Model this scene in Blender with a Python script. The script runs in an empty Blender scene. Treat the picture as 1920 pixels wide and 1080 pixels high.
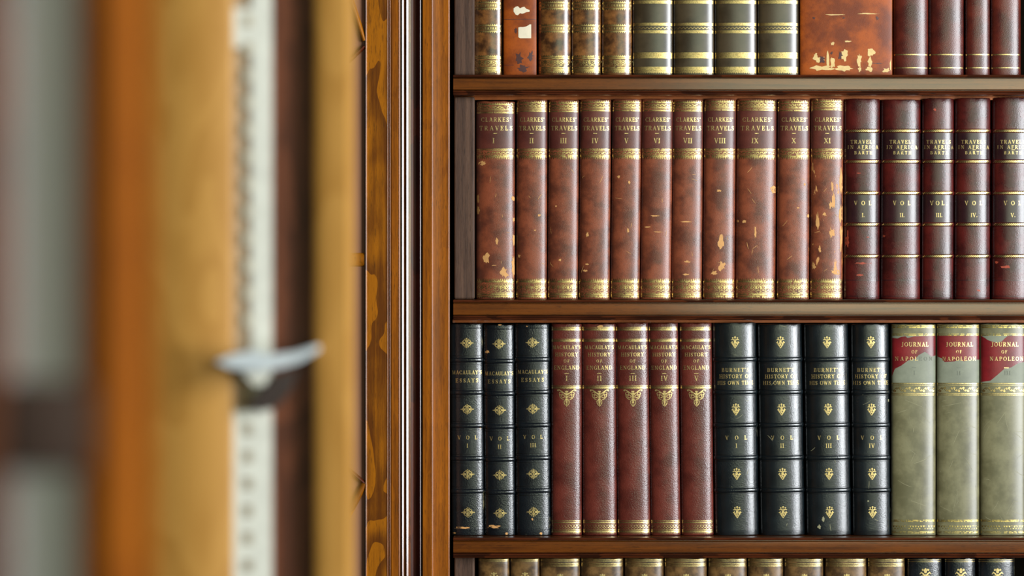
import bpy, bmesh, math, random
from mathutils import Vector
random.seed(7)
SC = bpy.context.scene
COL = SC.collection

# ------------------------------------------------------------------ camera, light, exposure
FPX, D = 4533.3, 2.72            # focal length in pixels of a 1920 frame, distance to the shelf fronts
cam_d = bpy.data.cameras.new('camera')
cam = bpy.data.objects.new('camera', cam_d); COL.objects.link(cam)
cam.location = (0, -D, 0); cam.rotation_euler = (math.pi/2, 0, 0)
cam_d.sensor_width = 36.0; cam_d.lens = FPX*36/1920
cam_d.clip_start = 0.05
cam_d.dof.use_dof = True; cam_d.dof.focus_distance = D+0.012; cam_d.dof.aperture_fstop = 1.7
SC.camera = cam

world = bpy.data.worlds.new('world'); SC.world = world; world.use_nodes = True
wb = world.node_tree.nodes['Background']
wb.inputs[0].default_value = (0.95, 0.86, 0.74, 1); wb.inputs[1].default_value = 0.04

def area(name, loc, target, sx, sy, power, col):
    l = bpy.data.lights.new(name, 'AREA'); l.shape = 'RECTANGLE'; l.size = sx; l.size_y = sy
    l.energy = power; l.color = col
    o = bpy.data.objects.new(name, l); COL.objects.link(o); o.location = loc
    o.rotation_euler = (Vector(target)-Vector(loc)).to_track_quat('-Z', 'Y').to_euler()
    return o
area('window_light_side', (2.3, -2.0, 0.35), (0.2, 0, 0), 1.2, 2.0, 195, (0.93, 0.97, 1.0))
area('window_light_behind', (1.55, -5.2, 0.45), (0.3, 0, 0.1), 1.9, 1.6, 42, (0.88, 1.0, 0.7))

SC.view_settings.view_transform = 'Standard'; SC.view_settings.look = 'None'
SC.view_settings.exposure = -0.3; SC.view_settings.gamma = 1.0
SC.view_settings.use_curve_mapping = False

# ------------------------------------------------------------------ materials
def lin(r, g, b):
    f = lambda c: (c/255/12.92) if c/255 <= 0.04045 else ((c/255+0.055)/1.055)**2.4
    return (f(r), f(g), f(b), 1)

class NT:
    def __init__(s, name):
        s.m = bpy.data.materials.new(name); s.m.use_nodes = True
        s.t = s.m.node_tree; s.n = s.t.nodes; s.b = s.n['Principled BSDF']
    def node(s, typ, **kw):
        n = s.n.new(typ)
        for k, v in kw.items():
            if k.startswith('i_'):
                key = k[2:]; key = int(key) if key.isdigit() else key
                n.inputs[key].default_value = v
            else: setattr(n, k, v)
        return n
    def link(s, a, b): s.t.links.new(a, b)
    def math(s, op, a, b=None, clamp=False):
        n = s.node('ShaderNodeMath', operation=op, use_clamp=clamp)
        for i, v in enumerate((a, b)):
            if v is None: continue
            if isinstance(v, (int, float)): n.inputs[i].default_value = v
            else: s.link(v, n.inputs[i])
        return n.outputs[0]
    def smooth(s, v, a, b):
        n = s.node('ShaderNodeMapRange', interpolation_type='SMOOTHSTEP')
        s.link(v, n.inputs[0])
        for i, x in ((1, a), (2, b)):
            if isinstance(x, (int, float)): n.inputs[i].default_value = x
            else: s.link(x, n.inputs[i])
        return n.outputs[0]
    def mix(s, f, a, b):
        n = s.node('ShaderNodeMix', data_type='RGBA')
        if isinstance(f, (int, float)): n.inputs[0].default_value = f
        else: s.link(f, n.inputs[0])
        for i, v in ((6, a), (7, b)):
            if isinstance(v, tuple): n.inputs[i].default_value = v
            else: s.link(v, n.inputs[i])
        return n.outputs[2]
    def coords(s, scale=(1, 1, 1), rnd=True):
        tc = s.node('ShaderNodeTexCoord')
        mp = s.node('ShaderNodeMapping'); mp.inputs['Scale'].default_value = scale
        s.link(tc.outputs['Object'], mp.inputs[0])
        if rnd:
            at = s.node('ShaderNodeAttribute', attribute_type='OBJECT', attribute_name='seed')
            cb = s.node('ShaderNodeCombineXYZ')
            for i, k in enumerate((1.0, 0.63, 1.7)): s.link(s.math('MULTIPLY', at.outputs['Fac'], k), cb.inputs[i])
            s.link(cb.outputs[0], mp.inputs['Location'])
        return mp.outputs[0]
    def noise(s, vec, scale, detail=4, rough=0.55, dist=0):
        n = s.node('ShaderNodeTexNoise'); n.inputs['Scale'].default_value = scale
        n.inputs['Detail'].default_value = detail; n.inputs['Roughness'].default_value = rough
        n.inputs['Distortion'].default_value = dist
        s.link(vec, n.inputs['Vector']); return n.outputs['Fac']
    def bump(s, h, strength, dist):
        n = s.node('ShaderNodeBump'); n.inputs['Strength'].default_value = strength
        n.inputs['Distance'].default_value = dist; s.link(h, n.inputs['Height'])
        s.link(n.outputs[0], s.b.inputs['Normal']); return n

def leather(name, c0, c1, scuff, rough=0.42, grain=0.35, gscale=900, edge=0.5, edgecol=None, spec=0.5, scufftall=0.35, mott=38, coat=0.0):
    t = NT(name)
    v = t.coords()
    big = t.noise(v, mott, 5, 0.6)
    col = t.mix(t.smooth(big, 0.33, 0.67), c0, c1)
    # rubbed marks with a shape of their own
    wear = t.node('ShaderNodeAttribute', attribute_type='OBJECT', attribute_name='wear').outputs['Fac']
    v2 = t.coords((1, 1, scufftall))
    n2 = t.noise(v2, 95, 5, 0.62, 0.6)
    thr = t.math('SUBTRACT', 0.78, t.math('MULTIPLY', wear, 0.26))
    m = t.smooth(n2, thr, t.math('ADD', thr, 0.035))
    n5 = t.noise(t.coords((1, 1, 0.6)), 330, 4, 0.6)
    th5 = t.math('SUBTRACT', 0.76, t.math('MULTIPLY', wear, 0.1))
    m = t.math('MAXIMUM', m, t.math('MULTIPLY', t.smooth(n5, th5, t.math('ADD', th5, 0.03)), 0.8))
    # rubbed joints
    tc = t.node('ShaderNodeTexCoord'); sx = t.node('ShaderNodeSeparateXYZ'); t.link(tc.outputs['Generated'], sx.inputs[0])
    e = t.math('ABSOLUTE', t.math('SUBTRACT', sx.outputs[0], 0.5))
    e = t.smooth(e, 0.43, 0.5)
    n3 = t.noise(t.coords((1, 1, 0.5)), 60, 5, 0.65)
    em = t.math('MULTIPLY', e, t.smooth(n3, t.math('SUBTRACT', 0.66, t.math('MULTIPLY', wear, 0.25)), 0.72))
    em = t.math('MULTIPLY', em, edge)
    mask = t.math('MAXIMUM', m, em, clamp=True)
    col = t.mix(em, col, edgecol or scuff)
    col = t.mix(m, col, scuff)
    # fine speckle
    n4 = t.noise(v, 420, 3, 0.6)
    col = t.mix(t.math('MULTIPLY', t.smooth(n4, 0.52, 0.72), 0.28), col, c0)
    t.link(col, t.b.inputs['Base Color'])
    r = t.math('ADD', t.math('MULTIPLY', mask, 0.25), t.math('ADD', rough-0.08, t.math('MULTIPLY', big, 0.16)))
    t.link(r, t.b.inputs['Roughness'])
    t.b.inputs['Specular IOR Level'].default_value = spec
    t.b.inputs['Coat Weight'].default_value = coat; t.b.inputs['Coat Roughness'].default_value = 0.25
    gscale *= 1.75
    vo = t.node('ShaderNodeTexVoronoi', i_Scale=gscale); t.link(v, vo.inputs['Vector'])
    h = t.math('ADD', t.math('MULTIPLY', vo.outputs['Distance'], 0.6), t.noise(v, gscale*0.6, 3))
    h = t.math('SUBTRACT', h, t.math('MULTIPLY', mask, 0.5))
    t.bump(h, grain*0.55, 0.0005)
    return t.m

def gilt(name, col, wearlo=0.30, rough=0.32, metal=1.0):
    t = NT(name); v = t.coords()
    n = t.noise(v, 330, 4, 0.65)
    c = t.mix(t.smooth(t.noise(v, 900, 2), 0.35, 0.7), col, tuple(x*0.55 for x in col[:3])+(1,))
    t.link(c, t.b.inputs['Base Color'])
    t.b.inputs['Metallic'].default_value = metal; t.b.inputs['Roughness'].default_value = rough
    t.link(t.smooth(n, wearlo, wearlo+0.08), t.b.inputs['Alpha'])
    t.bump(t.noise(v, 1500, 2), 0.25, 0.0004)
    return t.m

def plain(name, col, rough=0.5, metal=0, nscale=60, var=0.25, spec=0.5):
    t = NT(name); v = t.coords()
    n = t.noise(v, nscale, 5)
    c = t.mix(n, tuple(x*(1-var) for x in col[:3])+(1,), tuple(min(1, x*(1+var)) for x in col[:3])+(1,))
    t.link(c, t.b.inputs['Base Color']); t.b.inputs['Roughness'].default_value = rough
    t.b.inputs['Metallic'].default_value = metal; t.b.inputs['Specular IOR Level'].default_value = spec
    return t.m

def wood(name, c0, c1, axis='z', rough=0.3, fig=0.5, scale=1.0, spec=0.5, coat=0.0, coatr=0.15, bumps=0.14, pore=0.75):
    t = NT(name)
    s = {'z': (1, 1, 0.09), 'x': (0.09, 1, 1)}[axis]
    v = t.coords(tuple(a*scale for a in s))
    f1 = t.noise(v, 620, 4, 0.7)                      # pores and fibres
    s2 = {'z': (1, 1, 0.36), 'x': (0.36, 1, 1)}[axis]
    v2 = t.coords(tuple(a*scale for a in s2))
    n2 = t.noise(v2, 24, 2, 0.4, 0.4)                  # flame figure
    w = t.math('FRACT', t.math('MULTIPLY', n2, 4.0))
    w = t.smooth(w, 0.0, 0.9)
    s3 = {'z': (1, 1, 0.025), 'x': (0.025, 1, 1)}[axis]
    f2 = t.noise(t.coords(s3), 230, 3, 0.6)            # long streaks of the grain
    a = t.math('ADD', t.math('MULTIPLY', w, fig), t.math('MULTIPLY', t.math('ADD', t.math('MULTIPLY', f1, 0.45), t.math('MULTIPLY', f2, 0.55)), 1-fig))
    col = t.mix(t.smooth(a, 0.3, 0.68), c0, c1)
    dk = tuple(x*0.35 for x in c0[:3])+(1,)
    col = t.mix(t.math('MULTIPLY', t.smooth(f1, 0.5, 0.72), pore), col, dk)
    t.link(col, t.b.inputs['Base Color'])
    t.b.inputs['Specular IOR Level'].default_value = spec
    t.link(t.math('ADD', rough-0.05, t.math('MULTIPLY', f1, 0.12)), t.b.inputs['Roughness'])
    t.b.inputs['Coat Weight'].default_value = coat; t.b.inputs['Coat Roughness'].default_value = coatr
    t.b.inputs['Coat IOR'].default_value = 1.68
    t.bump(f1, bumps, 0.0005)
    return t.m

M = {}
M['case'] = wood('varnished_case_wood', lin(96, 46, 2), lin(166, 92, 4), rough=0.42, fig=0.04, coat=0.1, coatr=0.12, spec=0.2)
M['case_fig'] = wood('figured_case_wood', lin(92, 46, 2), lin(162, 95, 4), rough=0.42, fig=0.26, coat=0.1, coatr=0.12, spec=0.2)
M['case_dark'] = wood('dark_case_wood', lin(52, 14, 6), lin(84, 30, 8), rough=0.3, fig=0.2, bumps=0.03)
M['bead'] = wood('polished_bead_wood', lin(84, 40, 14), lin(118, 62, 22), rough=0.2, fig=0.2, coat=1.0, coatr=0.14, bumps=0.02)
M['shelfwood'] = wood('shelf_wood', lin(66, 30, 4), lin(112, 58, 8), axis='x', rough=0.3, fig=0.03, coat=0.9, coatr=0.15, bumps=0.04, spec=0.15)
M['shelfbead'] = wood('shelf_bead_wood', lin(50, 22, 10), lin(86, 40, 18), axis='x', rough=0.3, fig=0.3)
M['batten'] = wood('grey_brown_batten_wood', lin(54, 36, 27), lin(98, 72, 56), rough=0.6, fig=0.02, bumps=0.5, spec=0.3)
M['inside'] = wood('inner_case_wood', lin(30, 20, 13), lin(46, 31, 20), rough=0.7, fig=0.3)
M['honey'] = wood('honey_wood', lin(172, 122, 52), lin(184, 134, 62), rough=0.5, fig=0.3, pore=0.12, spec=0.3)
M['amber'] = wood('amber_wood', lin(130, 66, 0), lin(146, 78, 2), rough=0.5, fig=0.3, pore=0.2, spec=0.2)
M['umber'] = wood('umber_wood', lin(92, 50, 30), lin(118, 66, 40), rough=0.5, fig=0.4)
M['dust'] = leather('dust_strip_leather', lin(150, 80, 34), lin(180, 100, 44), lin(210, 190, 170), rough=0.6)
M['metal_white'] = plain('pale_metal', lin(232, 230, 216), 0.45, 0.0)
M['metal_dim'] = plain('dull_metal', lin(176, 152, 122), 0.5, 0.0)
M['metal_blue'] = plain('bright_steel', lin(222, 230, 236), 0.35, 0.2)
M['slot'] = plain('slot_dark', lin(164, 152, 128), 0.7)
M['slot_pale'] = plain('slot_pale', lin(194, 184, 160), 0.7)
M['iron'] = plain('dark_iron', lin(58, 46, 40), 0.6)
M['skypane'] = plain('pane_sky_reflection', lin(246, 246, 255), 0.25, nscale=6, var=0.04)  # opaque pale colour stands in for daylight reflected in the door glass
M['greydark'] = plain('grey_brown_rail', lin(86, 66, 58), 0.5)
M['floor'] = wood('floor_boards', lin(70, 40, 20), lin(110, 66, 34), axis='x', rough=0.5)

M['pages'] = plain('aged_paper', lin(196, 176, 132), 0.9, nscale=300)
M['russet'] = leather('russet_leather', lin(88, 44, 30), lin(134, 68, 42), lin(206, 146, 84), rough=0.34, grain=0.35, edgecol=lin(206, 122, 58), edge=0.8, spec=0.6, mott=48)
M['russet_panel'] = leather('russet_title_leather', lin(74, 32, 26), lin(98, 46, 34), lin(180, 110, 60), rough=0.38, grain=0.25, spec=0.6)
M['maroon'] = leather('maroon_leather', lin(48, 10, 10), lin(82, 20, 16), lin(168, 78, 44), rough=0.28, grain=0.45, edgecol=lin(150, 40, 24), edge=0.9, gscale=700, spec=0.6)
M['maroon_panel'] = leather('maroon_title_leather', lin(36, 14, 18), lin(48, 18, 22), lin(120, 60, 40), rough=0.27, grain=0.2, gscale=700, spec=0.7)
M['black'] = leather('black_leather', lin(8, 13, 18), lin(15, 22, 27), lin(150, 140, 100), rough=0.26, grain=0.6, gscale=560, edge=0.6, spec=0.85)
M['blueblack'] = leather('blue_black_leather', lin(8, 14, 17), lin(15, 23, 27), lin(130, 130, 110), rough=0.25, grain=0.4, gscale=650, edge=0.35, spec=0.9)
M['redbrown'] = leather('red_brown_leather', lin(74, 28, 22), lin(102, 42, 32), lin(140, 62, 46), rough=0.29, grain=0.6, gscale=520, edge=0.4, spec=0.65)
M['vellum'] = leather('grey_green_vellum', lin(88, 84, 58), lin(116, 111, 80), lin(158, 152, 116), rough=0.32, grain=0.08, mott=40, edge=0.4, spec=0.6)
M['vellum_bare'] = leather('bare_label_ground', lin(106, 110, 92), lin(124, 128, 108), lin(160, 158, 130), rough=0.5, grain=0.05)
M['redlabel'] = leather('red_label_leather', lin(92, 16, 22), lin(120, 24, 28), lin(160, 80, 70), rough=0.33, grain=0.15)
M['calf'] = leather('marbled_calf', lin(56, 32, 16), lin(132, 84, 40), lin(160, 120, 70), rough=0.26, grain=0.06, mott=75, edge=0.3, spec=0.6, coat=0.4)
M['olive'] = leather('olive_brown_calf', lin(46, 36, 22), lin(68, 56, 38), lin(130, 120, 90), rough=0.3, grain=0.06, mott=30, edge=0.25, spec=0.6, coat=0.5)
M['orange'] = leather('orange_worn_leather', lin(108, 44, 4), lin(160, 74, 6), lin(100, 36, 12), rough=0.5, grain=0.25, mott=34, edge=0.3, scufftall=3.0, spec=0.35)
M['plum'] = leather('plum_red_leather', lin(58, 18, 14), lin(90, 30, 18), lin(160, 94, 60), rough=0.3, grain=0.35, gscale=700, edge=0.5, edgecol=lin(146, 52, 22), spec=0.6)
M['tancalf'] = leather('mottled_tan_calf', lin(62, 42, 22), lin(122, 90, 50), lin(50, 32, 18), rough=0.33, grain=0.08, mott=90, edge=0.3, spec=0.6)
M['cream'] = plain('cream_paper', lin(226, 214, 186), 0.7, nscale=200, var=0.12)
M['peel'] = plain('peeled_cream', lin(214, 184, 122), 0.7, nscale=200, var=0.25)
M['stain'] = plain('dark_stain', lin(70, 34, 30), 0.5, nscale=200)
M['tanmark'] = plain('rubbed_tan', lin(204, 150, 88), 0.7, nscale=220, var=0.25)
M['oldpen'] = plain('faded_dark_letter', lin(104, 108, 92), 0.6)
M['gold'] = gilt('gilt', lin(214, 190, 132), 0.24)
M['gold_worn'] = gilt('worn_gilt', lin(212, 187, 126), 0.37)
M['gold_letter'] = gilt('gilt_lettering', lin(236, 208, 140), 0.3, 0.38, 0.85)
M['gold_pale'] = gilt('pale_gilt', lin(214, 188, 126), 0.2, 0.36)
M['gold_faint'] = gilt('faint_gilt', lin(214, 188, 110), 0.42, 0.36)

# ------------------------------------------------------------------ object helpers
def link_mesh(name, bm, mats, parent=None, seed=None, smooth=True, sharp=40):
    me = bpy.data.meshes.new(name); bm.normal_update(); bm.to_mesh(me); bm.free()
    if smooth:
        for p in me.polygons: p.use_smooth = True
        try: me.set_sharp_from_angle(angle=math.radians(sharp))
        except Exception: pass
    for m in (mats if isinstance(mats, (list, tuple)) else [mats]): me.materials.append(m)
    o = bpy.data.objects.new(name, me); COL.objects.link(o)
    if parent: o.parent = parent
    o['seed'] = random.random()*40 if seed is None else seed
    o['wear'] = 0.0
    return o
def thing(name, label, cat, loc=(0, 0, 0), group=None):
    o = bpy.data.objects.new(name, None); COL.objects.link(o); o.location = loc
    o.empty_display_size = 0.05
    o['label'] = label; o['category'] = cat
    if group: o['group'] = group
    return o
def box(bm, x0, x1, y0, y1, z0, z1, mi=0):
    vs = [bm.verts.new((x, y, z)) for x in (x0, x1) for y in (y0, y1) for z in (z0, z1)]
    for f in ((0, 1, 3, 2), (4, 6, 7, 5), (0, 4, 5, 1), (2, 3, 7, 6), (0, 2, 6, 4), (1, 5, 7, 3)):
        bm.faces.new([vs[i] for i in f]).material_index = mi
    return vs
def bevel_box(x0, x1, y0, y1, z0, z1, r=0.001, seg=2):
    bm = bmesh.new(); box(bm, x0, x1, y0, y1, z0, z1)
    bmesh.ops.recalc_face_normals(bm, faces=bm.faces)
    bmesh.ops.bevel(bm, geom=list(bm.edges), offset=r, segments=seg, affect='EDGES', profile=0.5)
    return bm
def extrude_profile(pts, a0, a1, axis):
    """closed profile swept straight; axis 'z': pts are (x, y); axis 'x': pts are (y, z)"""
    bm = bmesh.new(); rings = []
    for a in (a0, a1):
        rings.append([bm.verts.new((p[0], p[1], a) if axis == 'z' else (a, p[0], p[1])) for p in pts])
    n = len(pts)
    for i in range(n):
        j = (i+1) % n
        bm.faces.new((rings[0][i], rings[0][j], rings[1][j], rings[1][i]))
    bm.faces.new(rings[0]); bm.faces.new(rings[1])
    bmesh.ops.recalc_face_normals(bm, faces=bm.faces)
    return bm
def arcp(cx, cy, rx, ry, a0, a1, n=8):
    return [(cx+rx*math.cos(math.radians(a0+(a1-a0)*i/n)), cy+ry*math.sin(math.radians(a0+(a1-a0)*i/n))) for i in range(n+1)]

def K(y): return (D+y)/FPX
def X(px, y=0.0): return (px-960)*K(y)
def Z(py, y=0.0): return (540-py)*K(y)

# ------------------------------------------------------------------ stroked serif capitals, unit cap height
TK, TN, SH = 0.165, 0.075, 0.065
def arcw(cx, cy, rx, ry, a0, a1, n=12, tk=TK, tn=TN):
    P, W = [], []
    for i in range(n+1):
        a = math.radians(a0+(a1-a0)*i/n)
        P.append((cx+rx*math.cos(a), cy+ry*math.sin(a))); W.append(tn+(tk-tn)*abs(math.cos(a))**1.3)
    return (P, W)
def seg(x0, y0, x1, y1, w): return ([(x0, y0), (x1, y1)], [w, w])
def serif(x, y, w=0.34): return seg(x-w/2, y, x+w/2, y, SH)
def stem(x, w=TK, s=0.36): return [seg(x, 0, x, 1, w), serif(x, SH/2, s), serif(x, 1-SH/2, s)]
H2 = SH/2
GLY = {
 'I': (0.36, stem(0.18)),
 'A': (0.86, [seg(0.14, 0, 0.42, 1, TN), seg(0.42, 1, 0.72, 0, TK), seg(0.22, 0.32, 0.62, 0.32, TN), serif(0.14, H2, 0.28), serif(0.72, H2, 0.3)]),
 'B': (0.72, stem(0.17)[:1]+[serif(0.14, H2, 0.28), serif(0.14, 1-H2, 0.28), seg(0.17, 1-TN/2, 0.36, 1-TN/2, TN), seg(0.17, 0.53, 0.4, 0.53, TN), seg(0.17, TN/2, 0.4, TN/2, TN), arcw(0.36, 0.765, 0.2, 0.21, 90, -90), arcw(0.38, 0.285, 0.24, 0.25, 90, -90)]),
 'C': (0.82, [arcw(0.45, 0.5, 0.34, 0.46, 45, 315), seg(0.72, 0.66, 0.72, 0.96, TN), seg(0.72, 0.05, 0.72, 0.28, TN)]),
 'D': (0.84, stem(0.17)[:1]+[serif(0.14, H2, 0.28), serif(0.14, 1-H2, 0.28), seg(0.17, 1-TN/2, 0.4, 1-TN/2, TN), seg(0.17, TN/2, 0.4, TN/2, TN), arcw(0.38, 0.5, 0.34, 0.46, 90, -90)]),
 'E': (0.7, stem(0.17)[:1]+[serif(0.12, H2, 0.24), serif(0.12, 1-H2, 0.24), seg(0.17, 1-TN/2, 0.6, 1-TN/2, TN), seg(0.17, 0.52, 0.48, 0.52, TN), seg(0.17, TN/2, 0.62, TN/2, TN), seg(0.6, 1, 0.6, 0.76, TN), seg(0.62, 0, 0.62, 0.26, TN), seg(0.48, 0.4, 0.48, 0.64, TN)]),
 'F': (0.66, stem(0.17)[:1]+[serif(0.17, H2, 0.34), serif(0.12, 1-H2, 0.24), seg(0.17, 1-TN/2, 0.58, 1-TN/2, TN), seg(0.17, 0.5, 0.46, 0.5, TN), seg(0.58, 1, 0.58, 0.74, TN), seg(0.46, 0.38, 0.46, 0.62, TN)]),
 'G': (0.86, [arcw(0.45, 0.5, 0.34, 0.46, 45, 300), seg(0.72, 0.68, 0.72, 0.96, TN), seg(0.7, 0.04, 0.7, 0.42, TK), serif(0.68, 0.42, 0.34)]),
 'H': (0.9, stem(0.18)+stem(0.7)+[seg(0.18, 0.5, 0.7, 0.5, TN)]),
 'J': (0.5, [seg(0.28, 0.2, 0.28, 1, TK), serif(0.28, 1-H2, 0.36), arcw(0.12, 0.16, 0.16, 0.2, 0, -140, tk=0.13)]),
 'K': (0.84, stem(0.17)+[seg(0.2, 0.42, 0.66, 1, TN), seg(0.34, 0.6, 0.7, 0, TK), serif(0.7, H2, 0.28), serif(0.66, 1-H2, 0.26)]),
 'L': (0.66, stem(0.17)[:1]+[serif(0.12, H2, 0.24), serif(0.17, 1-H2, 0.34), seg(0.17, TN/2, 0.58, TN/2, TN), seg(0.58, 0, 0.58, 0.3, TN)]),
 'M': (1.04, [seg(0.16, 0, 0.18, 1, TN), seg(0.22, 1, 0.5, 0.04, TK), seg(0.5, 0.04, 0.8, 1, TN), seg(0.83, 0, 0.83, 1, TK), serif(0.16, H2, 0.28), serif(0.83, H2, 0.34), serif(0.16, 1-H2, 0.2), serif(0.86, 1-H2, 0.24)]),
 'N': (0.9, [seg(0.16, 0, 0.16, 1, TN), seg(0.18, 1, 0.72, 0.02, TK), seg(0.72, 0, 0.72, 1, TN), serif(0.16, H2, 0.28), serif(0.12, 1-H2, 0.22), serif(0.72, 1-H2, 0.28)]),
 'O': (0.88, [arcw(0.44, 0.5, 0.34, 0.46, 0, 360, 20)]),
 'P': (0.7, stem(0.17)[:1]+[serif(0.17, H2, 0.34), serif(0.12, 1-H2, 0.24), seg(0.17, 1-TN/2, 0.38, 1-TN/2, TN), seg(0.17, 0.44, 0.38, 0.44, TN), arcw(0.36, 0.72, 0.24, 0.25, 90, -90)]),
 'R': (0.82, stem(0.17)[:1]+[serif(0.17, H2, 0.34), serif(0.12, 1-H2, 0.24), seg(0.17, 1-TN/2, 0.38, 1-TN/2, TN), seg(0.17, 0.48, 0.38, 0.48, TN), arcw(0.36, 0.74, 0.23, 0.23, 90, -90), seg(0.38, 0.48, 0.68, 0, TK), serif(0.72, H2, 0.2)]),
 'S': (0.64, [([(0.5, 0.8), (0.44, 0.93), (0.3, 0.96), (0.16, 0.9), (0.13, 0.74), (0.2, 0.6), (0.34, 0.5), (0.48, 0.4), (0.52, 0.24), (0.46, 0.1), (0.32, 0.04), (0.17, 0.07), (0.11, 0.22)], [TN, TN, TN, 0.12, 0.15, 0.18, 0.19, 0.18, 0.15, 0.12, TN, TN, TN]), seg(0.52, 0.7, 0.52, 0.98, TN), seg(0.1, 0.02, 0.1, 0.3, TN)]),
 'T': (0.76, [seg(0.38, 0, 0.38, 1, TK), serif(0.38, H2, 0.36), seg(0.06, 1-TN/2, 0.7, 1-TN/2, TN), seg(0.06, 1, 0.06, 0.72, TN), seg(0.7, 1, 0.7, 0.72, TN)]),
 'U': (0.86, [seg(0.18, 0.3, 0.18, 1, TK), serif(0.18, 1-H2, 0.34), arcw(0.43, 0.3, 0.25, 0.27, 180, 360), seg(0.68, 0.3, 0.68, 1, TN), serif(0.68, 1-H2, 0.28)]),
 'V': (0.84, [seg(0.14, 1, 0.44, 0, TK), seg(0.44, 0, 0.7, 1, TN), serif(0.14, 1-H2, 0.3), serif(0.7, 1-H2, 0.26)]),
 'W': (1.16, [seg(0.12, 1, 0.36, 0, TK), seg(0.36, 0, 0.58, 0.9, TN), seg(0.56, 1, 0.8, 0, TK), seg(0.8, 0, 1.02, 1, TN), serif(0.12, 1-H2, 0.26), serif(0.56, 1-H2, 0.22), serif(1.02, 1-H2, 0.24)]),
 'X': (0.84, [seg(0.14, 1, 0.7, 0, TK), seg(0.14, 0, 0.68, 1, TN), serif(0.14, H2, 0.26), serif(0.7, H2, 0.28), serif(0.14, 1-H2, 0.28), serif(0.68, 1-H2, 0.26)]),
 'Y': (0.8, [seg(0.12, 1, 0.4, 0.46, TK), seg(0.4, 0.46, 0.66, 1, TN), seg(0.4, 0, 0.4, 0.5, TK), serif(0.4, H2, 0.36), serif(0.12, 1-H2, 0.28), serif(0.66, 1-H2, 0.26)]),
 "'": (0.22, [seg(0.1, 0.72, 0.12, 1.0, 0.12)]),
 '.': (0.26, [seg(0.1, 0.02, 0.1, 0.16, 0.14)]),
 '-': (0.7, [seg(0.05, 0.5, 0.65, 0.5, 0.14)]),
 ' ': (0.4, []),
}

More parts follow.
